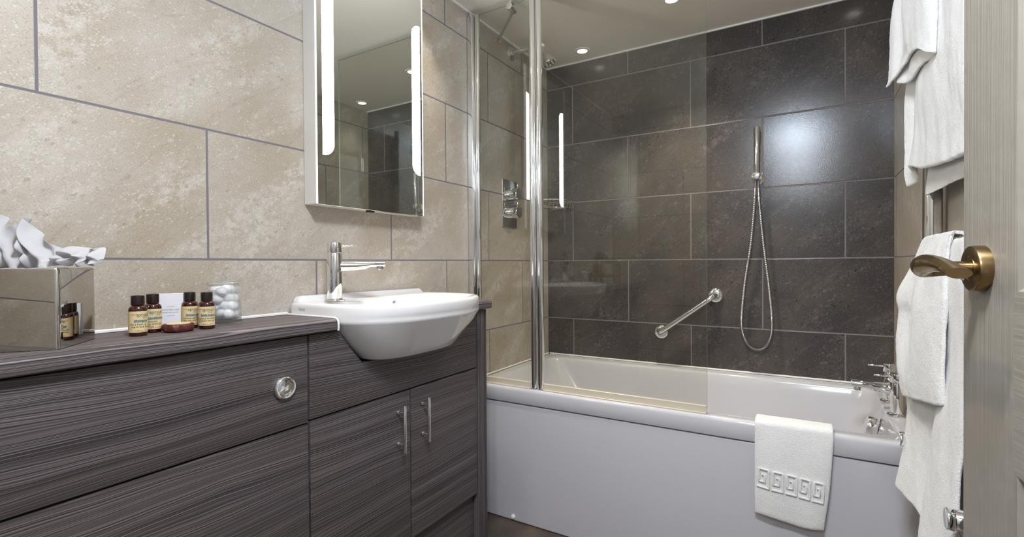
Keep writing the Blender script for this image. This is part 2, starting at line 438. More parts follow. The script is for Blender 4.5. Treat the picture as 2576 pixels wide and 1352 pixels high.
t = thing('added_hall_fill', 'added white globe in the hallway, filling in light through the doorway', 'light'); t.location = (1.13, -3.3, 1.97)  # added out of view to light front faces and basin underside
g = G(); g.ball((0, 0, 0), .12, 32, 20); g.build('globe', 'globe', t)
g = G(); g.cyl((0, 0, .118), (0, 0, .46), .006, 12); g.cyl((0, 0, .44), (0, 0, .48), .05, 24, .004); g.build('hanger', 'alu', t)
slab('ceiling_hall', (-.12, -4.3, 2.45), (RX+.2, -2.62, 2.5), 'hall')

# ================================================================== VANITY
YB = -1.293     # basin centre line
XD = .190      # front plane of doors
def front(g, y0, y1, z0, z1, th=.018): g.box((XD-th, y0, z0), (XD, y1, z1), .003, 2)
GAP = .0022
t = thing('cistern_cabinet', 'long grey wood-effect cabinet with a chrome flush button, left of the basin cabinet', 'cabinet')
G().box((.004, YF+.004, .02), (.168, -1.650, .864)).build('carcass', 'wood', t, smooth=False)
g = G(); front(g, YF+.006, -1.6485-GAP, .6485+GAP, .861); pnl = g.build('upper_panel', 'wood', t)
cr = [(.0150*math.cos(a), .0150*math.sin(a)) for a in [-1.9+2.6*k/24 for k in range(25)]] + [(-.0035+.0125*math.cos(a), .0035+.0125*math.sin(a)) for a in [.45-2.15*k/24 for k in range(25)]]
g = G(); g.loft([[(.0035, u, v) for u, v in cr], [(.0066, u*.99, v*.99) for u, v in cr]], False, True); g.build('half_flush', 'chrome', None); HF = bpy.data.objects['half_flush']
g = G(); front(g, YF+.006, -1.6485-GAP, .10, .6485-GAP); g.build('lower_panel', 'wood', t)
fb = thing('flush_button', None, None); fb.parent = t; fb['label'] = 'round chrome flush button'; fb.location = (XD, -1.7135, .7495)
G().lathe([(.027, 0), (.0275, .004), (.0262, .0075), (.0235, .0095), (.0205, .0092), (.0192, .006), (.0188, .002)], ax=(1, 0, 0), seg=40).build('ring', 'chrome', fb)
G().lathe([(.0186, .001), (.0184, .0045), (.0165, .006), (.009, .0048), (0, .0042)], ax=(1, 0, 0), seg=36).build('push_plate', 'chrome', fb)
HF.parent = fb

t = thing('basin_cabinet', 'grey wood-effect two-door cabinet under the washbasin', 'cabinet')
g = G(); g.box((.004, -1.646, .02), (.168, -.948, .745)); g.build('carcass', 'wood', t, smooth=False)
pf = [(-1.6485+GAP, .6535+GAP), (-.9475-GAP, .6535+GAP), (-.9475-GAP, .861), (YB+.268, .861), (YB+.226, .808), (YB+.188, .766), (YB-.188, .766), (YB-.226, .808), (YB-.268, .861), (-1.6485+GAP, .861)]
g = G()
lf = lambda x, i: [(x, y+(i if y < YB-.3 else -i if y > YB+.3 else 0), z+(i if z < .7 else 0)) for y, z in pf]
g.loft([lf(XD-.018, 0), lf(XD-.003, 0), lf(XD-.0008, .0008), lf(XD, .003)], True, True); g.build('fascia', 'wood', t)
def handle(parent, y, z0, z1):
    h = thing('handle', None, None); h.parent = parent; h['label'] = 'slim chrome bar handle'
    G().cyl((XD+.030, y, z0), (XD+.030, y, z1), .0052, 20, .001).build('bar', 'chrome', h)
    for z in (z0+.022, z1-.022):
        g = G(); g.cyl((XD, y, z), (XD+.028, y, z), .0032, 14); g.cyl((XD, y, z), (XD+.006, y, z), .0058, 16, .001); g.build('standoff', 'chrome', h)
for y0, y1, hy, hz in ((-1.6485+GAP, -1.2965-GAP, -1.3528, (.483, .620)), (-1.2965+GAP, -.9475-GAP, -1.2465, (.482, .620))):
    d = thing('door', None, None); d.parent = t
    g = G(); front(g, y0, y1, .1945, .6535-GAP); g.build('door_panel', 'wood', d); handle(d, hy, *hz)
G().box((.12, -1.646, 0), (.150, -.9475, .19)).build('plinth', 'wood', t, smooth=False)
G().box((.004, -.9445, 0), (.1935, -.8905, .862), .0012, 1).build('end_post', 'woodv', t)

def worktop():
    y0, y1, xf = YF+.003, -.870, .2095
    n0, n1 = -1.5768, -1.0092
    # profile rounded at the front, swept along y, with a bay cut for the basin
    def prof(xf, yy):
        z0, z1, r = .8655, .896, .010
        p = [(.002, z0), (.002, z1)]
        p += [(xf-r+r*math.sin(a), z1-r+r*math.cos(a)) for a in [PI/2*k/5 for k in range(6)]]
        p += [(xf-r*.6+r*.6*math.cos(a), z0+r*.6-r*.6*math.sin(a)) for a in [PI/2*k/4 for k in range(5)]]
        return [(x, yy, z) for x, z in p]
    g = G()
    e = .006
    loops = [[(.002+(x-.002)*1, y, .8808+(z-.8808)*.8) for x, y, z in prof(xf-.004, y0)], prof(xf, y0+e), prof(xf, n0-.004), prof(xf-.003, n0)]
    loops += [prof(.034, n0+.0005), prof(.034, n1-.0005), prof(xf-.003, n1), prof(xf, n1+.004), prof(xf, y1-e), [(x, y, .8808+(z-.8808)*.75) for x, y, z in prof(xf-.005, y1)]]
    g.loft(loops, True, True); return g
o = worktop().build('worktop', 'woodt'); tag(o, 'grey wood-effect worktop with rounded front edge along the beige wall', 'worktop')
sl = G(); sl.box((.001, YF+.01, .8955), (.009, -1.577, .9035), .002, 1); sl.build('sealant', 'silicone', o, loc=None)['label'] = 'white silicone bead along the wall'

# ================================================================== WASHBASIN
def radial(poly, c, n):
    out = []
    m = len(poly)
    for i in range(n):
        a = -PI + 2*PI*i/n; d = (math.cos(a), math.sin(a)); best = 0
        for k in range(m):
            x1, y1 = poly[k][0]-c[0], poly[k][1]-c[1]; x2, y2 = poly[(k+1) % m][0]-c[0], poly[(k+1) % m][1]-c[1]
            ex, ey = x2-x1, y2-y1; den = d[0]*ey-d[1]*ex
            if abs(den) < 1e-12: continue
            tt = (x1*ey-y1*ex)/den; ss = (x1*d[1]-y1*d[0])/den
            if tt > 0 and -1e-6 <= ss <= 1+1e-6: best = max(best, tt)
        out.append((c[0]+d[0]*best, c[1]+d[1]*best))
    return out
def dshape(xb, a, d, xs, n=2.5, N=40, rb=.012):
    """Back edge at xb, half width a, sides straight to xs, then a rounded front reaching d."""
    p = [(xb, YB+a-rb), (xb, YB-a+rb), (xb+rb*.3, YB-a+rb*.3), (xb+rb, YB-a)]
    for k in range(N+1):
        th = PI*k/N; cx, cy = math.sin(th), -math.cos(th)
        p.append((xs+(d-xs)*abs(cx)**(2/n), YB+a*(1 if cy > 0 else -1)*abs(cy)**(2/n)))
    p += [(xb+rb, YB+a), (xb+rb*.3, YB+a-rb*.3)]
    return p
NB = 144
bs = thing('washbasin', 'white semi-recessed ceramic washbasin set into the worktop', 'washbasin')
def basin():
    g = G(); c = (.17, YB)
    def L(xb, a, d, xs, z, n=2.5): return [(x, y, z) for x, y in radial(dshape(xb, a, d, xs, n), c, NB)]
    outer = [L(.12, .150, .236, .165, .7690, 3), L(.10, .168, .254, .165, .7700, 3), L(.085, .180, .263, .165, .7755, 3), L(.06, .216, .288, .16, .812, 2.8), L(.045, .254, .321, .15, .852, 2.8),
             L(.036, .2765, .3425, .138, .8775), L(.036, .2800, .3455, .135, .8812), L(.036, .2805, .3460, .135, .887), L(.036, .2805, .3460, .135, .8965)]
    rim = [L(.002, .2805, .3465, .135, .8972), L(.002, .2805, .3470, .135, .918), L(.002, .2785, .3450, .135, .9255), L(.004, .2745, .3410, .134, .9290), L(.008, .269, .3355, .132, .9300),
           L(.012, .258, .325, .13, .9293)]
    bc = (.196, YB+.03)
    def E(ax, ay, z, cx=0, cy=0, n=2.3):
        o = []
        for i in range(NB):
            a = -PI + 2*PI*i/NB; q = (abs(math.cos(a))**n+abs(math.sin(a))**n)**(-1/n)
            o.append((bc[0]+cx+ax*q*math.cos(a), bc[1]+cy+ay*q*math.sin(a), z))
        return o
    bowl = [E(.118, .205, .9268), E(.112, .199, .9235), E(.106, .190, .914), E(.096, .172, .885), E(.076, .137, .852), E(.055, .08, .836), E(.022, .022, .832)]
    g.loft(outer+rim+bowl, True, True)
    return g
g = basin(); g.build('basin_body', 'ceramic', bs, sharp=60)
g = G()   # raised back ledge along the wall
pts = [(-.264, .9265), (-.262, .937), (-.256, .943), (-.248, .9455), (.228, .9455), (.236, .943), (.246, .9345), (.256, .929), (.262, .9265)]
loops = []
for x, dz in ((.002, 0), (.016, 0), (.020, -.0012), (.0225, -.004), (.026, -.012), (.034, -.0165)):
    loops.append([(x, YB+y, max(z+dz, .9262)) for y, z in pts])
g.loft(loops, True, True, closed=True); g.build('back_ledge', 'ceramic', bs, sharp=60)
G().lathe([(.024, .8325), (.024, .8345), (.020, .836), (.0, .8365)], c=(.196, YB+.03, 0), seg=28).build('waste_plug', 'chrome', bs)
g = G(); g.lathe([(.011, 0), (.0112, .0025), (.008, .003), (.0075, -.002), (0, -.002)], c=(.0955, YB+.03, .905), ax=(.94, 0, .34), seg=24); g.build('overflow_ring', 'chrome', bs)
vs, fs = text_geo('VitrA', .0125, -1)
g = G(); g.add([(.048+x, YB-.2809, .9085+y) for x, y in vs], fs); g.build('maker_lettering', 'inkgrey', bs, smooth=False)
g = G(); g.tube([(.004, YB-.2825, .8968), (.10, YB-.2825, .8968), (.195, YB-.2825, .8968), (.2050, YB-.2825, .8945), (.2098, YB-.2825, .888), (.2100, YB-.2822, .876), (.2085, YB-.282, .866)], .0028, 8)
g.build('sealant', 'silicone', bs)

# ---- basin tap
tp = thing('basin_tap', 'tall chrome mixer tap standing on the rear left of the washbasin', 'tap')
TX, TY = .073, -1.4755
dx, dy = .50, .866
g = G(); g.lathe([(.0285, .9293), (.0285, .9318), (.0265, .9335), (.0215, .934), (.0210, .936)], c=(TX, TY, 0), seg=40); g.build('base_ring', 'chrome', tp)
g = G(); g.cyl((TX, TY, .934), (TX, TY, 1.064), .0205, 40, .0008); g.build('body', 'chrome', tp)
g = G(); g.cyl((TX, TY, 1.0655), (TX, TY, 1.0945), .0205, 40, .0015); cp = g.build('lever_cap', 'chrome', tp)
g = G(); g.cyl((TX+dx*.018, TY+dy*.018, 1.0845), (TX+dx*.062, TY+dy*.062, 1.0855), .0030, 16, .0006); g.build('lever_pin', 'chrome', tp)
g = G()
def sec(s, w, zt, zb, n=20):
    px, py = TX+dx*s, TY+dy*s; nx, ny = -dy, dx; o = []
    for k in range(n):
        a = 2*PI*k/n; z = (zt+zb)/2 + (zt-zb)/2*math.sin(a)
        o.append((px+nx*w*math.cos(a), py+ny*w*math.cos(a), z))
    return o
g.loft([sec(.012, .0155, 1.044, 1.012), sec(.06, .0150, 1.0425, 1.014), sec(.085, .0145, 1.0415, 1.0175), sec(.10, .0138, 1.041, 1.0235), sec(.138, .0132, 1.040, 1.0245), sec(.141, .0125, 1.0395, 1.025)], True, True)
g.build('spout', 'chrome', tp, sharp=50)
g = G(); g.cyl((TX+dx*.126, TY+dy*.126, 1.027), (TX+dx*.130, TY+dy*.130, 1.0165), .0095, 24, .0008); g.build('aerator', 'chromed', tp)

# ================================================================== MIRROR
mc = thing('mirror_cabinet', 'tall illuminated mirror with two vertical light strips above the washbasin', 'mirror')
MX, MY0, MY1, MZ0, MZ1 = .058, -1.5175, -1.080, 1.2025, 1.995
g = G(); g.box((.001, MY0, MZ0), (MX-.005, MY1, MZ1), .001, 1); g.build('casing', 'casing', mc)
g = G(); g.box((MX-.004, MY0-.0005, MZ0-.0015), (MX, MY1+.0005, MZ1+.001), .0006, 1); g.build('mirror_pane', ['mirror'], mc, smooth=False)
g = G(); g.box((MX-.0042, MY1-.0030, MZ0), (MX+.0006, MY1+.0010, MZ1), .0004, 1); g.build('painted_edge_glow', 'edge', mc, smooth=False)['label'] = 'right glass edge, its caught light put in as glow'  # thin emissive edges: light from the strips put in as glow
g = G(); g.box((MX-.0042, MY0-.0010, MZ0), (MX+.0006, MY0+.0014, MZ1), .0004, 1); g.build('painted_edge_glow', 'edge', mc, smooth=False)['label'] = 'left glass edge, its caught light put in as glow'
def strip(y0, y1, z0, z1, round_left):
    r = (y1-y0)*.92; p = []
    inner = []
    # D-ended strip: rounded on the inner corners
    def arc(cx, cz, a0, a1): return [(cx+r*math.cos(a0+(a1-a0)*k/8), cz+r*math.sin(a0+(a1-a0)*k/8)) for k in range(9)]
    if round_left: pts = arc(y0+r, z0+r, PI, 1.5*PI) + [(y1, z0)] + [(y1, z1)] + arc(y0+r, z1-r, PI/2, PI)
    else: pts = [(y0, z0)] + arc(y1-r, z0+r, -PI/2, 0) + arc(y1-r, z1-r, 0, PI/2) + [(y0, z1)]
    g = G(); g.loft([[(MX-.002, y, z) for y, z in pts], [(MX+.0009, y, z) for y, z in pts]], True, True); return g
strip(-1.4980, -1.4595, 1.342, 1.862, False).build('light_strip', 'strip', mc, smooth=False)['label'] = 'left glowing light strip'
strip(-1.1325, -1.0940, 1.342, 1.862, True).build('light_strip', 'strip', mc, smooth=False)['label'] = 'right glowing light strip'
G().box((.030, -1.320, MZ0-.006), (.046, -1.297, MZ0), .001, 1).build('sensor', 'black', mc)

# ================================================================== BATH
bt = thing('bathtub', 'white acrylic bathtub below the dark tiled wall', 'bathtub')
def tub():
    g = G()
    def L(x0, x1, y0, y1, r, z): return [(x, y, z) for x, y in rrect(x0, x1, y0, y1, r, 8)]
    x0, x1, y0, y1 = .003, RX-.003, -.7395, -.003
    loops = [L(x0, x1, y0+.002, y1, .004, .4775), L(x0, x1, y0, y1, .005, .4805), L(x0, x1, y0, y1, .006, .525), L(x0+.002, x1-.002, y0+.0025, y1-.002, .008, .5325), L(x0+.006, x1-.006, y0+.0075, y1-.006, .010, .5368), L(x0+.012, x1-.012, y0+.014, y1-.012, .012, .538)]
    loops += [L(.058, 1.444, -.690, -.070, .075, .5375), L(.064, 1.441, -.686, -.074, .074, .5345), L(.070, 1.439, -.682, -.078, .074, .526)]
    n = 10
    for k in range(1, n+1):
        s = k/n; ss = s**1.0
        loops.append(L(.070+.235*s, 1.439-.065*s, -.682+.075*s, -.078-.075*s, .074+.05*s, .526-.345*s))
    loops += [L(.335, 1.345, -.585, -.175, .12, .152), L(.40, 1.26, -.54, -.22, .12, .146)]
    g.loft(loops, False, True); return g
tub().build('tub_shell', 'acrylic', bt, sharp=60)
of = thing('overflow', None, None); of.parent = bt; of['label'] = 'round chrome overflow and filler'; of.location = (1.4285, -.372, .468)
G().lathe([(.036, 0), (.036, .006), (.034, .008), (.030, .009)], ax=(-1, 0, .22), seg=36).build('plate', 'chrome', of)
G().lathe([(.027, .012), (.0315, .013), (.0325, .016), (.0325, .038), (.031, .0405), (.0, .041)], ax=(-1, 0, .22), seg=36).build('knob', 'chrome', of)
g = G(); g.box((.01, -.009, .537), (RX-.01, -.0005, .5445), .002, 1); g.box((.0005, -.735, .537), (.008, -.009, .5445), .002, 1); g.build('sealant', 'silicone', bt)
pn = thing('bathtub_apron', 'plain white panel along the front of the bathtub', 'bath panel')
G().box((.003, -.733, .002), (RX-.003, -.720, .4735), .0055, 4).build('panel_sheet', 'acrylic', pn)
G().lathe([(.0095, 0), (.0095, .004), (.0075, .0075), (.004, .0092), (0, .0098)], c=(.210, -.733, .018), ax=(0, -1, 0), seg=24).build('screw_cap', 'silicone', pn)['label'] = 'small white domed screw cap'

# ---- bath mixer tap
bm_ = thing('bath_tap', 'chrome bath mixer tap on the right end of the bathtub', 'tap')
for y in (-.258, -.440):
    p = thing('pillar', None, None); p.parent = bm_
    g = G(); g.lathe([(.0285, .5378), (.0285, .5408), (.0265, .5432), (.0215, .544), (.021, .547)], c=(1.466, y, 0), seg=32); g.build('base_ring', 'chrome', p)
    g = G(); g.cyl((1.466, y, .544), (1.466, y, .643), .0195, 32, .0008); g.build('column', 'chrome', p)
    g = G(); g.cyl((1.466, y, .6445), (1.466, y, .672), .0205, 32, .0012); g.build('lever_cap', 'chrome', p)
    g = G(); g.cyl((1.450, y, .662), (1.404, y, .6625), .0030, 14, .0006); g.build('lever_pin', 'chrome', p)
g = G(); g.cyl((1.466, -.262, .608), (1.466, -.436, .608), .0165, 28); g.build('crossbar', 'chrome', bm_)
g = G()
def sec2(x, w, zt, zb, n=22): return [(x, -.349+w*math.cos(2*PI*k/n), (zt+zb)/2+(zt-zb)/2*math.sin(2*PI*k/n)) for k in range(n)]
g.loft([sec2(1.456, .0165, .625, .586), sec2(1.42, .0165, .6245, .587), sec2(1.40, .0160, .624, .594), sec2(1.385, .0155, .6235, .5975), sec2(1.352, .0152, .623, .597), sec2(1.349, .0142, .622, .598)], True, True)
g.build('spout', 'chrome', bm_, sharp=50)
g = G(); g.cyl((1.366, -.349, .5995), (1.366, -.349, .588), .0105, 24, .0008); g.build('aerator', 'chromed', bm_)

# ================================================================== SHOWER SCREEN
ss = thing('shower_screen', 'folding glass shower screen with chrome posts on the front edge of the bathtub', 'shower screen')
SY, SZ0, SZ1 = -.712, .5415, 2.073
g = G(); g.box((.001, SY-.024, SZ0), (.027, SY+.014, SZ1), .004, 3); g.build('wall_channel', 'chrome', ss)
def post(x, r=.0135):
    g = G(); g.cyl((x, SY, SZ0), (x, SY, SZ1), r, 32, .001); return g
post(.0375, .0105).build('hinge_post', 'chrome', ss)
post(.2995).build('hinge_post', 'chrome', ss); post(.3285).build('hinge_post', 'chrome', ss)
def pane(x0, x1, z0, z1):
    g = G(); h = .003
    v = [(x, y, z) for x in (x0, x1) for y in (SY-h, SY+h) for z in (z0, z1)]
    g.add(v, [(0, 1, 5, 4), (2, 6, 7, 3)], 0); 
    g.add(v, [(1, 3, 7, 5), (4, 5, 7, 6)], 1); return g
pane(.046, .288, SZ0+.012, SZ1).build('fixed_pane', ['screen', 'gedge'], ss, smooth=False)
pane(.340, .9405, SZ0+.012, SZ1).build('swing_pane', ['screen', 'gedge'], ss, smooth=False)
for x0, x1 in ((.046, .287), (.341, .9395)):
    g = G(); g.box((x0, SY-.006, .5378), (x1, SY+.006, .564), .0015, 1); g.box((x0, SY-.015, .5378), (x1, SY-.006, .5425), .001, 1); g.build('bottom_seal', 'seal', ss)
br = thing('brace', None, None); br.parent = ss; br['label'] = 'slanting chrome support arm to the wall'
g = G(); g.tube([(.203, SY+.022, 2.060), (.002, -.495, 2.060)], .0075, 16); g.build('arm', 'chrome', br)
g = G(); g.cyl((.203, SY-.016, 2.060), (.203, SY+.03, 2.060), .0135, 28, .001); g.cyl((.206, SY-.010, 2.078), (.206, SY+.012, 2.078), .006, 16); g.build('clamp', 'chrome', br)
g = G(); g.cyl((.001, -.495, 2.060), (.012, -.495, 2.060), .012, 24, .001); g.build('wall_rose', 'chrome', br)

# ================================================================== SHOWER FITTINGS
sh = thing('overhead_shower', 'chrome shower head on a straight arm high on the beige wall', 'shower head')
g = G(); g.lathe([(.034, .001), (.034, .004), (.030, .008), (.016, .011), (.013, .014)], c=(0, -.382, 2.040), ax=(1, 0, 0), seg=36); g.build('wall_flange', 'chrome', sh)
arm = spline([(.010, -.382, 2.040), (.09, -.382, 2.040), (.145, -.382, 2.036), (.172, -.382, 2.018), (.186, -.382, 1.995)], 24)
g = G(); g.tube(arm, .0105, 18); g.build('arm', 'chrome', sh)
hd = thing('head', None, None); hd.parent = sh
hax = Vector((.42, 0, -.9)).normalized(); hc = Vector((.186, -.382, 1.997))
g = G(); g.lathe([(.012, -.004), (.0135, .004), (.019, .012), (.0255, .024), (.029, .040), (.030, .052), (.0285, .056), (.026, .0555), (.0255, .053), (0, .053)], c=hc, ax=hax, seg=36); g.build('bell', 'chrome', hd)
for k in range(6):
    a = 2*PI*k/6; e1 = hax.orthogonal().normalized(); e2 = hax.cross(e1)
    pc = hc + hax*.0525 + (e1*math.cos(a)+e2*math.sin(a))*.0165
    G().cyl(pc, pc+hax*.0045, .0048, 12, .0005).build('nozzle', 'seal', hd)

sv = thing('shower_valve', 'chrome two-knob shower valve plate on the beige wall', 'shower valve')
G().box((.0006, -.4715, 1.2045), (.007, -.3440, 1.4275), .0012, 2).build('wall_plate', 'chrome', sv)
for zc in (1.3590, 1.2740):
    k = thing('knob', None, None); k.parent = sv
    yv = -.4095
    g = G(); g.lathe([(.0285, .006), (.0285, .022), (.0275, .0225), (.0275, .0245), (.0285, .025), (.0285, .058), (.0275, .0595), (0, .0597)], c=(0, yv, zc), ax=(1, 0, 0), seg=40); g.build('dial', 'chrome', k)
    g = G(); g.cyl((.051, yv, zc+.026), (.051, yv, zc+.0495), .0033, 14, .0006); g.build('lever_pin', 'chrome', k)

sb_ = thing('soap_basket', 'chrome wire soap basket in the corner behind the shower screen', 'soap basket')
def arcq(r, z, n=18, a0=0., a1=PI/2): return [(.006+r*math.cos(a0+(a1-a0)*k/n), -.006-r*math.sin(a0+(a1-a0)*k/n), z) for k in range(n+1)]
g = G(); g.tube(arcq(.160, 1.362), .0030, 10); g.tube([(.166, -.006, 1.362), (.006, -.006, 1.362), (.006, -.166, 1.362)], .0026, 8); g.build('top_rim', 'chrome', sb_)
g = G(); g.tube(arcq(.150, 1.322), .0022, 8)
for k in range(1, 12):
    a = PI/2*k/12
    g.tube([(.006+.160*math.cos(a), -.006-.160*math.sin(a), 1.362), (.006+.152*math.cos(a), -.006-.152*math.sin(a), 1.324), (.02+.02*math.cos(a), -.02-.02*math.sin(a), 1.322)], .0014, 6)
g.build('wire_cage', 'chrome', sb_)

hs = thing('hand_shower', 'slim chrome hand shower with looped hose on the dark tiled wall', 'hand shower')
HX, HZ = 1.031, 1.402
g = G(); g.lathe([(.026, .001), (.026, .004), (.022, .008), (.012, .010), (.0105, .030)], c=(HX+.006, 0, HZ-.004), ax=(0, -1, 0), seg=32); g.build('wall_rose', 'chrome', hs)
g = G(); g.cyl((HX, -.026, HZ), (HX, -.060, HZ), .0165, 32, .0015); g.build('holder', 'chrome', hs)
g = G(); g.cyl((HX+.001, -.043, HZ+.012), (HX+.0035, -.046, 1.6125), .0115, 28, .0012, r2=.0135); g.build('handset', 'chrome', hs)
pa = [(HX-.004, -.043, HZ-.008), (HX-.006, -.043, 1.32), (HX-.022, -.04, 1.12), (HX-.046, -.036, .95), (HX-.060, -.034, .80), (HX-.057, -.034, .725), (HX-.034, -.034, .668), (HX+.002, -.034, .649), (HX+.036, -.034, .668), (HX+.056, -.034, .725), (HX+.057, -.034, .80), (HX+.046, -.034, .93), (HX+.026, -.036, 1.11), (HX+.010, -.038, 1.30), (HX+.006, -.034, HZ-.012)]
hp = spline(pa, 1300)
g = G(); g.tube(hp, [.0058+.0009*math.cos(i*PI*.5) for i in range(1300)], 12); g.build('hose', 'chromed', hs, sharp=80)
gb = thing('grab_bar', 'short slanting chrome grab bar on the dark tiled wall above the bath', 'grab bar')
A, B = Vector((.614, 0, .6965)), Vector((.859, 0, .880)); d_ = (B-A).normalized()
for P in (A, B):
    G().lathe([(.0335, .001), (.0335, .006), (.031, .011), (.025, .0145), (.018, .016), (.015, .0165)], c=P, ax=(0, -1, 0), seg=40).build('rose', 'chrome', gb)
o_ = Vector((0, -1, 0))
path = spline([A+o_*.010, A+o_*.030+d_*.001, A+o_*.046+d_*.012, A+o_*.052+d_*.035], 12) + [A+o_*.052+d_*.06, (A+B)/2+o_*.052, B+o_*.052-d_*.06] + spline([B+o_*.052-d_*.035, B+o_*.046-d_*.012, B+o_*.030-d_*.001, B+o_*.010], 12)
G().tube(path, .0125, 20).build('bar', 'chrome', gb)

# ================================================================== TOWELS
def cloth(name, cols, nu, nv, th, label, catg, group=None, wob=.0012, mat='terry', parent=None, bil=.0, bf=1.):
    """cols: list of control columns (top to bottom), smoothed both ways and given thickness."""
    cc = [spline(c, nv) for c in cols]
    rows = []
    for j in range(nv): rows.append(spline([c[j] for c in cc], nu))
    P = [[rows[j][i] for i in range(nu)] for j in range(nv)]
    N = [[None]*nu for _ in range(nv)]
    for j in range(nv):
        for i in range(nu):
            a = P[j][min(i+1, nu-1)]-P[j][max(i-1, 0)]; b = P[min(j+1, nv-1)][i]-P[max(j-1, 0)][i]
            n = a.cross(b); N[j][i] = n.normalized() if n.length > 1e-9 else Vector((1, 0, 0))
    g = G(); A = []; Bk = []
    for j in range(nv):
        for i in range(nu):
            p, n = P[j][i], N[j][i]
            e = min(i, nu-1-i, j*1., (nv-1-j)*1.); k = min(1, (e+.25)/3)**.5
            w = wob*mnoise.noise(p*45) + wob*.7*mnoise.noise(p*150)
            b = bil*(mnoise.noise(Vector((p.x*4*bf, p.y*16*bf, p.z*6*bf)))+.5*mnoise.noise(Vector((p.x*9*bf, p.y*34*bf, p.z*13*bf))))*min(1, max(0, (j/nv-.12)*6)) if bil else 0
            A.append(p+n*(th/2*k+w+b)); Bk.append(p-n*(th/2*k)+n*(w*.5+b))
    fs = []; off = nu*nv
    idx = lambda j, i: j*nu+i
    for j in range(nv-1):
        for i in range(nu-1):
            fs.append((idx(j, i), idx(j, i+1), idx(j+1, i+1), idx(j+1, i)))
            fs.append((off+idx(j, i), off+idx(j+1, i), off+idx(j+1, i+1), off+idx(j, i+1)))
    ed = [(0, i) for i in range(nu)] + [(j, nu-1) for j in range(1, nv)] + [(nv-1, i) for i in range(nu-2, -1, -1)] + [(j, 0) for j in range(nv-2, 0, -1)]
    for k in range(len(ed)):
        a, b = idx(*ed[k]), idx(*ed[(k+1) % len(ed)])
        fs.append((a, b, off+b, off+a))
    g.add(A+Bk, fs)
    o = g.build(name, mat, parent, sharp=75)
    if label: tag(o, label, catg, group)
    return o
def hang(zr, back, frontpts, y, yb=None, lift=0.):
    """One control column: up the wall side, over the rung at height zr, down the room side."""
    yb = y if yb is None else yb
    r = .0145+lift
    return [(back[0], yb, back[1]), (1.4945, yb, (back[1]+zr)/2), (PXR+r, y, zr-.02), (PXR+r*.75, y, zr+r*.72), (PXR, y, zr+r), (PXR-r*.8, y, zr+r*.62)] + frontpts
PXR = 1.478
ZR_UP, ZR_LO = 1.728, 1.055
# upper bath towel
def F(y, pts): return [(x, y, z) for x, z in pts]
cols = [hang(ZR_UP, (1.474, 1.196), F(-.858, [(1.455, 1.70), (1.444, 1.60), (1.4388, 1.526), (1.4345, 1.461), (1.4295, 1.390), (1.431, 1.303), (1.430, 1.250), (1.434, 1.214)]), -.858),
        hang(ZR_UP, (1.471, 1.190), F(-.874, [(1.457, 1.70), (1.447, 1.60), (1.4430, 1.526), (1.4400, 1.461), (1.4375, 1.390), (1.439, 1.303), (1.436, 1.250), (1.441, 1.216)]), -.874),
        hang(ZR_UP, (1.463, 1.186), F(-.896, [(1.460, 1.70), (1.456, 1.60), (1.4540, 1.526), (1.4520, 1.461), (1.4500, 1.390), (1.4490, 1.310), (1.444, 1.262), (1.4500, 1.226)]), -.896, -.900),
        hang(ZR_UP, (1.461, 1.185), F(-.920, [(1.459, 1.70), (1.453, 1.60), (1.4490, 1.526), (1.4455, 1.461), (1.4420, 1.390), (1.4380, 1.310), (1.435, 1.280), (1.4315, 1.253)]), -.920, -.930),
        hang(ZR_UP, (1.467, 1.187), F(-.985, [(1.458, 1.70), (1.449, 1.60), (1.4440, 1.526), (1.4410, 1.461), (1.4400, 1.390), (1.4420, 1.310), (1.443, 1.275), (1.4450, 1.238)]), -.985),
        hang(ZR_UP, (1.474, 1.190), F(-1.08, [(1.460, 1.70), (1.454, 1.60), (1.4520, 1.526), (1.4490, 1.461), (1.4480, 1.390), (1.4540, 1.310), (1.455, 1.265), (1.4540, 1.229)]), -1.08),
        hang(ZR_UP, (1.474, 1.187), F(-1.18, [(1.460, 1.70), (1.455, 1.60), (1.4530, 1.526), (1.4520, 1.461), (1.4540, 1.390), (1.4580, 1.310), (1.459, 1.260), (1.4580, 1.221)]), -1.18),
        hang(ZR_UP, (1.474, 1.186), F(-1.295, [(1.462, 1.70), (1.458, 1.60), (1.4580, 1.526), (1.4560, 1.461), (1.4560, 1.390), (1.4580, 1.310), (1.458, 1.255), (1.4570, 1.212)]), -1.295)]
cloth('bath_towel', cols, 150, 190, .0085, 'white bath towel on the top rungs of the radiator, behind the shorter hand towel', 'towel', 'white towels on the radiator', wob=.0016, bil=.0045)
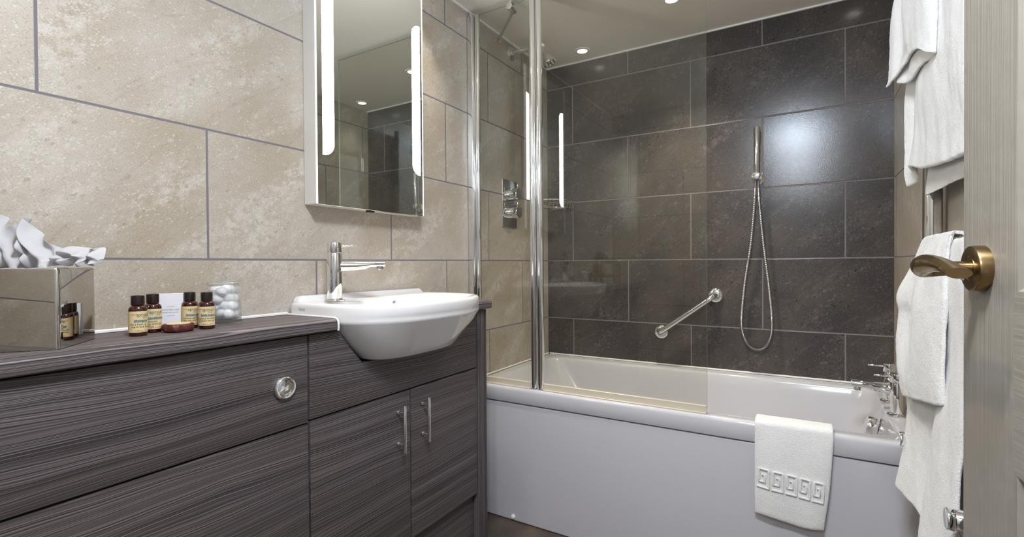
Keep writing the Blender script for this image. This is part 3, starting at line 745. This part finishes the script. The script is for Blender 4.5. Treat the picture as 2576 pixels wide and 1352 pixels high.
# upper hand towel, folded double lengthwise
def U(y, xs, zb, xi=0):
    zs = [1.757, 1.742, 1.70, 1.64, 1.58, 1.53]
    p = [(1.478, y, 1.7585), (1.462, y, 1.750)] + [(x, y, z) for x, z in zip(xs[:4], zs[2:])]
    return p + [(xs[4], y, zb+.02), (xs[5], y, zb)]
cols = [U(-.858, (1.417, 1.405, 1.4005, 1.3985, 1.3975, 1.3925), 1.467),
        U(-.885, (1.419, 1.408, 1.4045, 1.4030, 1.4020, 1.3985), 1.472),
        U(-.920, (1.428, 1.421, 1.4195, 1.4185, 1.4150, 1.4100), 1.481),
        U(-.955, (1.421, 1.413, 1.4130, 1.4140, 1.4180, 1.4170), 1.489),
        U(-1.00, (1.420, 1.415, 1.4170, 1.4185, 1.4200, 1.4210), 1.4935),
        U(-1.06, (1.431, 1.428, 1.4280, 1.4270, 1.4265, 1.4260), 1.482),
        U(-1.105, (1.443, 1.440, 1.4370, 1.4365, 1.4350, 1.4345), 1.456),
        U(-1.118, (1.449, 1.446, 1.4440, 1.4425, 1.4405, 1.4395), 1.448),
        U(-1.095, (1.446, 1.445, 1.4440, 1.4430, 1.4410, 1.4400), 1.449),
        U(-1.03, (1.440, 1.437, 1.4340, 1.4330, 1.4330, 1.4340), 1.454),
        U(-.97, (1.436, 1.432, 1.4300, 1.4290, 1.4290, 1.4300), 1.449),
        U(-.925, (1.436, 1.432, 1.4290, 1.4270, 1.4240, 1.4220), 1.452),
        U(-.885, (1.432, 1.424, 1.4180, 1.4150, 1.4120, 1.4110), 1.466)]
cloth('hand_towel', cols, 190, 110, .0055, 'white hand towel folded over the bath towel on the top rungs, near the ceiling', 'towel', 'white towels on the radiator', wob=.0016, bil=.0045)
# lower bath towel: a flap at the far side, then a longer fold in front of it
def LB(y, yb, xs, zs): return hang(ZR_LO, (1.4945, .50), [(x, yy, z) for x, yy, z in zip(xs, y, zs)], y[0], yb)
Zf = [1.00, .88, .78, .70, .60, .52, .463]
cols = [LB([-.856]*7, -.87, (1.450, 1.444, 1.437, 1.4344, 1.4321, 1.4215, 1.4115), Zf),
        LB([-.885]*7, -.89, (1.456, 1.452, 1.447, 1.4440, 1.4400, 1.4270, 1.4170), Zf),
        LB([-.940]*7, -.94, (1.459, 1.459, 1.456, 1.4520, 1.4470, 1.4350, 1.4250), Zf),
        LB([-1.00]*7, -1.0, (1.461, 1.463, 1.465, 1.4640, 1.4580, 1.4470, 1.4370), Zf),
        LB([-1.03, -1.05, -1.065, -1.07, -1.07, -1.07, -1.07], -1.03, (1.462, 1.465, 1.469, 1.4690, 1.4660, 1.4570, 1.4480), [1.0, .88, .78, .70, .60, .50, .43]),
        LB([-1.045, -1.06, -1.072, -1.078, -1.08, -1.08, -1.08], -1.05, (1.462, 1.465, 1.468, 1.4655, 1.4560, 1.4440, 1.4400), [1.0, .88, .78, .68, .55, .42, .31]),
        LB([-1.055, -1.06, -1.063, -1.065, -1.065, -1.065, -1.065], -1.07, (1.461, 1.4640, 1.4650, 1.4560, 1.4420, 1.4280, 1.4260), [1.0, .88, .78, .68, .55, .42, .29]),
        LB([-1.10]*7, -1.11, (1.461, 1.4640, 1.4610, 1.4480, 1.4320, 1.4210, 1.4200), [1.0, .88, .78, .68, .55, .42, .285]),
        LB([-1.20]*7, -1.20, (1.462, 1.4620, 1.4560, 1.4470, 1.4330, 1.4230, 1.4220), [1.0, .88, .78, .68, .55, .42, .285]),
        LB([-1.292]*7, -1.292, (1.463, 1.4600, 1.4550, 1.4490, 1.4370, 1.4290, 1.4280), [1.0, .88, .78, .68, .55, .42, .285])]
cloth('bath_towel', cols, 170, 190, .0085, 'long white bath towel hanging lowest beside the bathtub, with a slanting corner flap', 'towel', 'white towels on the radiator', wob=.0016, bil=.0045)
# lower hand towel, folded double lengthwise
def LH(y, xs, zb, top=1.0855):
    zs = [1.02, .95, .90, .83]
    return [(1.486, y, top-.004), (1.474, y, top), (1.462, y, top-.006)] + [(x, y, z) for x, z in zip(xs[:4], zs)] + [(xs[4], y, zb+.045), (xs[5], y, zb)]
cols = [LH(-.868, (1.4425, 1.4120, 1.4170, 1.4125, 1.4170, 1.4255), .698),
        LH(-.890, (1.4435, 1.4150, 1.4190, 1.4150, 1.4160, 1.4215), .700),
        LH(-.920, (1.4450, 1.4240, 1.4300, 1.4270, 1.4220, 1.4240), .706),
        LH(-.955, (1.4420, 1.4330, 1.4310, 1.4280, 1.4250, 1.4270), .712),
        LH(-1.00, (1.4420, 1.4310, 1.4260, 1.4250, 1.4270, 1.4300), .719),
        LH(-1.06, (1.4440, 1.4350, 1.4310, 1.4310, 1.4340, 1.4370), .729),
        LH(-1.115, (1.4490, 1.4450, 1.4430, 1.4420, 1.4420, 1.4430), .738),
        LH(-1.145, (1.4540, 1.4520, 1.4500, 1.4480, 1.4470, 1.4480), .745),
        LH(-1.135, (1.4560, 1.4550, 1.4540, 1.4530, 1.4520, 1.4520), .747),
        LH(-1.06, (1.4520, 1.4480, 1.4460, 1.4440, 1.4450, 1.4460), .735),
        LH(-.980, (1.4510, 1.4460, 1.4430, 1.4400, 1.4390, 1.4400), .722),
        LH(-.900, (1.4500, 1.4360, 1.4320, 1.4280, 1.4280, 1.4320), .708)]
cloth('hand_towel', cols, 170, 130, .0055, 'white hand towel folded over the lower bath towel, behind the brass door handle', 'towel', 'white towels on the radiator', wob=.0016, bil=.0045)

# ---- bath mat hanging over the front edge of the tub
def bathmat():
    cols = []
    for k in range(9):
        s = k/8; x = 1.083 + .201*s
        lean = -.020*s*s + .004*math.sin(s*5)          # the hem runs slightly in on the right
        zb = .264 - .006*s + .004*math.sin(s*6+1)
        yo = -.7505 - .006*math.sin(s*PI) - .003*math.sin(s*9)
        cols.append([(x, -.655, .455), (x, -.668, .525), (x, -.690, .5475), (x, -.722, .5490), (x, -.7435, .5445), (x+.0005, -.7500, .520), (x+lean*.15, yo, .46), (x+lean*.4, yo-.002, .38), (x+lean*.7, yo-.003, .32), (x+lean, yo-.001, zb)])
    return cloth('bath_mat', cols, 90, 110, .010, 'folded white bath mat with a woven key pattern hung over the bathtub front edge', 'bath mat', wob=.0010)
bmat = bathmat()
# the raised key band, a part of the mat
def keyband():
    g = G()
    def at(s, z):      # point on the outer face of the mat
        x = 1.083+.201*s; k = (.46-z)/.2
        lean = -.020*s*s + .004*math.sin(s*5)
        return Vector((x+lean*(.3+.45*k), -.7505-.006*math.sin(s*PI)-.003*math.sin(s*9)-.0022-.0070, z))
    def ridge(p, w=.0034):
        P = [at(*q) for q in p]
        out = []
        for a, b in zip(P[:-1], P[1:]):
            n = max(2, int((b-a).length/.004)); out += [a.lerp(b, k/n) for k in range(n)]
        out.append(P[-1]); g.tube(out, w, 8)
    z0, z1 = .356, .412
    sl = lambda s: -.014*s
    n = 5; w = .93/n
    for k in range(n):
        a = .03+k*w; h = z1-z0
        def q(u, v): return (a+u*w, z0+v*h+sl(a+u*w))
        ridge([q(.02, 0), q(.84, 0), q(.84, .98), q(.16, .98), q(.16, .30), q(.56, .30), q(.56, .68), q(.36, .68)] if k % 2 == 0 else [q(.02, 0), q(.84, 0), q(.84, .98), q(.16, .98), q(.16, .30), q(.56, .30), q(.56, .68), q(.36, .68)])
    return g
kb = keyband().build('key_pattern_band', 'terry', bmat, sharp=80); kb['label'] = 'raised Greek key band'

# ================================================================== TOWEL RADIATOR
tr = thing('towel_radiator', 'chrome ladder towel radiator on the right wall under the towels', 'towel radiator')
PX, PY0, PY1 = 1.483, -.850, -1.330
for y in (PY0, PY1):
    G().cyl((PX, y, .575), (PX, y, 1.80), .0195, 28, .002).build('upright', 'chrome', tr)
for z in (.66, .71, .76, .96, 1.0075, 1.055, 1.53, 1.58, 1.63, 1.68, 1.728):
    G().cyl((PX, PY0+.004, z), (PX, PY1-.004, z), .0080, 16).build('rung', 'chrome', tr)
for y, x0 in ((PY0, 1.4185), (PY1, 1.4200)):
    v = thing('valve', None, None); v.parent = tr
    zc = .5835 if y == PY0 else .5985
    g = G(); g.cyl((x0+.0114, y, zc), (PX+.022, y, zc), .0176, 28, .0006); g.build('valve_body', 'chrome', v)
    g = G(); g.cyl((x0, y, zc), (x0+.0105, y, zc), .0180, 28, .0016); g.build('valve_cap', 'chrome', v)

# ================================================================== THINGS ON THE WORKTOP
ZW = .8962
# ---- tissue box
tb = thing('tissue_box', 'square mirror-finish tissue box on the left end of the worktop', 'tissue box')
def tbox():
    s, h, r = .129, .1335, .0045
    ang = math.atan2(.60, -.80)
    tb.location = (.184, -2.106, ZW); tb.rotation_euler = (0, 0, 0)
    e1 = Vector((-.776, .631, 0)); e2 = Vector((-.631, -.776, 0))
    def L(o, z, n=6): return [(e1*x+e2*y)+Vector((0, 0, z)) for x, y in rrect(o, s-o, o, s-o, max(.006-o, .0015), n)]
    g = G()
    def ov(k, z):
        m = 4*(7); pts = []
        base = rrect(0, s, 0, s, .006, 6)
        for x, y in base:
            a = math.atan2(y-s/2, x-s/2); pts.append(e1*(s/2+math.cos(a)*k*1.25)+e2*(s/2+math.sin(a)*k*.8)+Vector((0, 0, z)))
        return pts
    g.loft([L(.001, 0), L(0, .001), L(0, h-r), L(r*.3, h-r*.3), L(r, h), ov(.036, h), ov(.035, h-.003)], True, False)
    g.build('box_shell', 'mirrorbox', tb, sharp=40)
tbox()
# ---- tissue
def tissue():
    c = Vector((.086, -2.108, ZW+.1335)); R = Vector((rt.x, rt.y, 0)).normalized(); D = Vector((-.518, .8555, 0))
    def p(r, d, z): return c+R*r+D*d+Vector((0, 0, z))
    top = [(-.125, .045), (-.10, .066), (-.074, .092), (-.060, .088), (-.054, .074), (-.036, .073), (-.022, .084), (-.016, .085), (-.006, .068), (.006, .058), (.024, .044), (.042, .031), (.054, .035), (.066, .0365), (.084, .0335), (.100, .0315), (.108, .0345), (.116, .026), (.120, .014)]
    cols = []
    for k, (r, z) in enumerate(top):
        s1, s2 = math.sin(k*2.4), math.sin(k*1.3+1); q = r+.012
        lo = q*.72 if r < .03 else q*.72+.012
        zl = .0025 if abs(lo) > .026 else -.008
        if r > .05: zl = .004+.003*s1
        cols.append([p(r, .012*s1+.006, z), p(r*.97+.003*s2, .010*s2-.008, zl+(z-zl)*.74), p(q*.90, -.012*s1-.014, zl+(z-zl)*.47), p(q*.83, .009*s1-.016, zl+(z-zl)*.24), p(lo, -.010*s2-.012, zl)])
    return cols
cloth('tissue', tissue(), 190, 60, .0005, 'crumpled white paper tissue sticking out of the mirror-finish box', 'tissue', wob=.0006, mat='tissue', bil=.0022, bf=3.2)

# ---- toiletry bottles
def bottle(x, y, label, product, lines, rot):
    t = thing('toiletry_bottle', label, 'bottle', 'small brown toiletry bottles'); t.location = (x, y, ZW); t.scale = (.84, .84, 1)
    R = .0182
    G().lathe([(.0155, 0), (.0175, .0012), (R, .004), (R, .049), (.0178, .0525), (.0162, .0558), (.0130, .0582), (.0108, .0590), (.0108, .0600)], seg=40).build('bottle_body', 'amber', t)
    G().lathe([(.0128, .0595), (.0132, .0600), (.0132, .0765), (.0128, .0775), (.0105, .0782), (.004, .0788), (0, .0790)], seg=40).build('screw_cap', 'cap', t)
    lb = G(); n = 44; a0, a1 = rot-1.55, rot+1.55; rl = R+.00025
    lp = [[(rl*math.cos(a0+(a1-a0)*k/n), rl*math.sin(a0+(a1-a0)*k/n), z) for k in range(n+1)] for z in (.0075, .0480)]
    lb.loft(lp, closed=False); lab = lb.build('paper_label', 'paper', t)
    def ink(body, size, s0, z, mat, nm, shear=0., dr=.0006, bold=0., al=-1):
        vs, fs = text_geo(body, size, al, shear, bold); r = R+dr
        g = G(); g.add([(r*math.cos(rot+(s0+u)/R), r*math.sin(rot+(s0+u)/R), z+w) for u, w in vs], fs)
        g.build(nm, mat, lab, smooth=False)
    def rect(s0, s1, z0, z1, mat, nm, dr=.0004):
        g = G(); r = R+dr; m = 14
        g.loft([[(r*math.cos(rot+(s0+(s1-s0)*k/m)/R), r*math.sin(rot+(s0+(s1-s0)*k/m)/R), z) for k in range(m+1)] for z in (z0, z1)], closed=False)
        g.build(nm, mat, lab)
    ink('sprout', .0098, -.0030, .0385, 'inkteal', 'brand_lettering', bold=.0001)
    ink('out', .0075, .0080, .0345, 'inkbrown', 'brand_lettering')
    for q in range(5):
        s = -.0150+q*.0024
        ink('~', .009, s, .0392+.001*(q % 2), 'inkred', 'scroll_mark')
    rect(-.0082, .0215, .0258, .0322, 'patch', 'name_panel')
    ink(product, .0072, -.0072, .0275, 'inkdark', 'product_lettering', bold=.00006)
    for i, l in enumerate(lines): ink(l, .0056, -.0158+.0018*i, .0212-.0048*i, 'inkdark', 'script_lettering', .35)
    ink('1.25 fl. oz. | 37 ml', .0036, -.0050, .0092, 'inkdark', 'volume_lettering')
def az(x, y): return math.atan2(CAM.y-y, CAM.x-x)
for x, y, lab, pr, ln, dr in ((.1085, -1.967, 'brown shampoo bottle standing nearest the tissue box', 'shampoo', ('like a fresh, ny', 'charm love for g'), .0),
                              (.0765, -1.9285, 'brown conditioner bottle half hidden behind the shampoo bottle', 'conditioner', ('like smooth', 'other tends to', 'mild to'), -.15),
                              (.0750, -1.8577, 'brown shower gel bottle behind the maroon soap', 'shower gel', ('a shower gel to g', 'you may glow'), -.05),
                              (.1161, -1.8432, 'brown body lotion bottle in front of the glass jar', 'body lotion', ('of plants would ca', 'of plants had wa'), -.35)):
    bottle(x, y, lab, pr, ln, az(x, y)+dr)
# ---- shower cap carton
sc_ = thing('shower_cap_box', 'small white shower cap carton standing behind the brown bottles', 'carton')
sc_.location = (.0575, -1.887, ZW)
fa = az(.0575, -1.887)-.10; sc_.rotation_euler = (0, 0, fa)
G().box((-.012, -.029, 0), (0, .0262, .0760), .0008, 1).build('carton_body', 'card', sc_)
g = G()
for body, size, z in (('SHOWER CAP', .0052, .0395), ('bonnet de douche', .0042, .0345)):
    vs, fs = text_geo(body, size); g.add([(.0003, u-.001, z+w) for u, w in vs], fs)
for z in (.0480, .0285): g.add([(.0003, -.007, z), (.0003, .007, z), (.0003, .007, z+.0005), (.0003, -.007, z+.0005)], [(0, 1, 2, 3)])
g.build('carton_lettering', 'inkgrey', sc_, smooth=False)
# ---- wrapped soap
so = thing('soap_bar', 'round soap in pleated maroon paper lying in front of the carton', 'soap'); so.location = (.1115, -1.8975, ZW)
g = G(); seg = 72; loops = []
for r, z, amp in ((.020, 0, 0), (.0255, .0015, .0003), (.0280, .005, .0006), (.0283, .010, .0008), (.0270, .0145, .0008), (.0245, .0165, .0006), (.0225, .0160, .0003), (.020, .0156, 0)):
    loops.append([((r+amp*(math.sin(j*9*2*PI/seg+z*200)+.8*math.sin(j*23*2*PI/seg)))*math.cos(2*PI*j/seg), (r+amp*(math.sin(j*9*2*PI/seg+z*200)+.8*math.sin(j*23*2*PI/seg)))*math.sin(2*PI*j/seg), z) for j in range(seg)])
g.loft(loops, True, True); g.build('wrapper', 'wrap', so)
G().lathe([(.0215, .0161), (.0215, .0170), (.0205, .0173), (0, .0175)], seg=48).build('round_label', 'paper', so)
# ---- cotton jar
JX, JY = .062, -1.778
jr = thing('cotton_jar', 'clear ribbed glass jar with lid full of cotton wool on the worktop', 'jar'); jr.location = (JX, JY, ZW)
g = G(); seg = 16*4
def jl(r, z, rib=.0010): return [((r-rib*(j % 4 == 2)*1.)*math.cos(2*PI*j/seg), (r-rib*(j % 4 == 2)*1.)*math.sin(2*PI*j/seg), z) for j in range(seg)]
g.loft([jl(.0372, 0, 0), jl(.0385, .002, 0), jl(.0385, .006, 0), jl(.0365, .0095, 0), jl(.0360, .012), jl(.0325, .086), jl(.0325, .090, 0), jl(.0310, .090, 0), jl(.0308, .087, 0), jl(.0335, .014, 0), jl(.030, .011, 0)], True, True)
g.build('jar_body', 'clear', jr)
ld = thing('lid', None, None); ld.parent = jr
G().lathe([(.0300, .0885), (.0300, .0915), (.0345, .0918), (.0345, .0945), (.0325, .0965), (.020, .0985), (.006, .0995), (.005, .1010)], seg=40).build('lid_disc', 'clear', ld)
G().lathe([(.0045, .1005), (.006, .1035), (.0068, .1065), (.0058, .1095), (.003, .1115), (0, .1118)], seg=24).build('lid_knob', 'clear', ld)
k = 0
for lay in range(4):
    for q in range(5):
        a = q*2*PI/5 + lay*.6; r = .0175 if q < 4 else .006
        g = G(); g.ball((0, 0, 0), .0125, 18, 12, (1, 1, .95))
        for v in g.bm.verts: v.co += v.co.normalized()*(.0016*mnoise.noise(v.co*220+Vector((k*3., 0, 0))))
        o = g.build('cotton_ball', 'cotton', loc=(JX+r*math.cos(a), JY+r*math.sin(a), ZW+.0225+lay*.0178+.003*(q == 4)))
        tag(o, 'soft white cotton ball inside the lidded glass jar', 'cotton ball', 'cotton balls in the glass jar'); k += 1

# ================================================================== DOOR
def door():
    dr = bpy.data.objects.new('door_1', None); COL.objects.link(dr); dr['kind'] = 'structure'
    # local x runs from the free edge to the hinge, local y is the face normal (into the room)
    dv = Vector((.134, -.991, 0)).normalized(); nv = Vector((-.991, -.134, 0)).normalized()
    E = Vector((1.3880, -1.6000, 0)) 
    dr.matrix_world = Matrix(((dv.x, nv.x, 0, E.x), (dv.y, nv.y, 0, E.y), (0, 0, 1, 0), (0, 0, 0, 1)))
    xs = [0, .115, .335, .435, .655, .77]; zs = [.008, .22, .815, .995, 1.86, 1.985]
    g = G(); 
    for i in range(5):
        for j in range(5):
            x0, x1, z0, z1 = xs[i], xs[i+1], zs[j], zs[j+1]
            panel = i in (1, 3) and j in (1, 3)
            if not panel:
                mi = 1 if (i in (1, 3)) else 0
                g.add([(x0, 0, z0), (x1, 0, z0), (x1, 0, z1), (x0, 0, z1)], [(0, 1, 2, 3)], mi)
            else:
                lp = []
                for ins, dep in ((0, 0), (.004, -.001), (.010, -.007), (.016, -.0085), (.022, -.0085), (.030, -.0075), (.055, -.001), (.058, -.0005)):
                    lp.append([(x0+ins, dep, z0+ins), (x1-ins, dep, z0+ins), (x1-ins, dep, z1-ins), (x0+ins, dep, z1-ins)])
                g.loft(lp, False, True, mi=0)
    a = (0, -.038); X1, Z0, Z1 = xs[-1], zs[0], zs[-1]
    g.add([(0, 0, Z0), (0, 0, Z1), (0, -.038, Z1), (0, -.038, Z0), (X1, 0, Z0), (X1, 0, Z1), (X1, -.038, Z1), (X1, -.038, Z0)], [(0, 1, 2, 3), (4, 7, 6, 5), (1, 5, 6, 2), (0, 3, 7, 4), (3, 2, 6, 7)])
    lf = g.build('door_leaf', ['doorv', 'doorh'], dr, sharp=25)
    lf.matrix_parent_inverse = Matrix()
    h = bpy.data.objects.new('door_handle', None); COL.objects.link(h); h.parent = dr; h['label'] = 'antique brass lever handle'
    hx, hz = .0500, 1.0215
    G().lathe([(.0262, 0), (.0262, .010), (.0255, .0118), (.0235, .0125), (.014, .0125), (.0135, .0118), (.0125, .0118), (.0122, .0125), (.010, .0127)], c=(hx, 0, hz), ax=(0, 1, 0), seg=48).build('rose', 'brass', h)
    g = G()
    # lever: neck out of the rose, elbow, then a blade running to the hinge side
    def S(c, t, w, hh, n=24):
        t = Vector(t).normalized(); upv = Vector((0, 0, 1)); s = t.cross(upv).normalized()
        return [Vector(c)+s*w*math.cos(2*PI*k/n)+upv*hh*math.sin(2*PI*k/n) for k in range(n)]
    RG = [S((hx, .011, hz), (0, 1, 0), .0085, .0085), S((hx, .030, hz), (0, 1, 0), .0085, .0085), S((hx, .040, hz), (.05, 1, 0), .0088, .0090), S((hx+.001, .050, hz+.0006), (.3, 1, 0), .0105, .0108),
            S((hx+.007, .057, hz+.002), (.8, .7, 0), .0120, .0122), S((hx+.018, .0595, hz+.0045), (1, .15, .1), .0112, .0118), S((hx+.034, .0590, hz+.0060), (1, -.1, 0), .0100, .0102),
            S((hx+.052, .0575, hz+.0055), (1, -.15, -.1), .0094, .0084), S((hx+.070, .056, hz+.0030), (1, -.1, -.2), .0096, .0068), S((hx+.088, .0545, hz-.0020), (1, 0, -.2), .0108, .0060), S((hx+.0945, .054, hz-.0036), (1, 0, -.2), .0110, .0056)]
    sm = [spline([r[k] for r in RG], 61) for k in range(24)]
    g.loft([[sm[k][i] for k in range(24)] for i in range(61)], True, True)
    g.build('lever', 'brass', h, sharp=50)
    g = G(); g.cyl((hx, .018, hz-.0095), (hx, .018, hz-.0135), .0022, 12); g.build('grub_screw', 'chromed', h)
door()
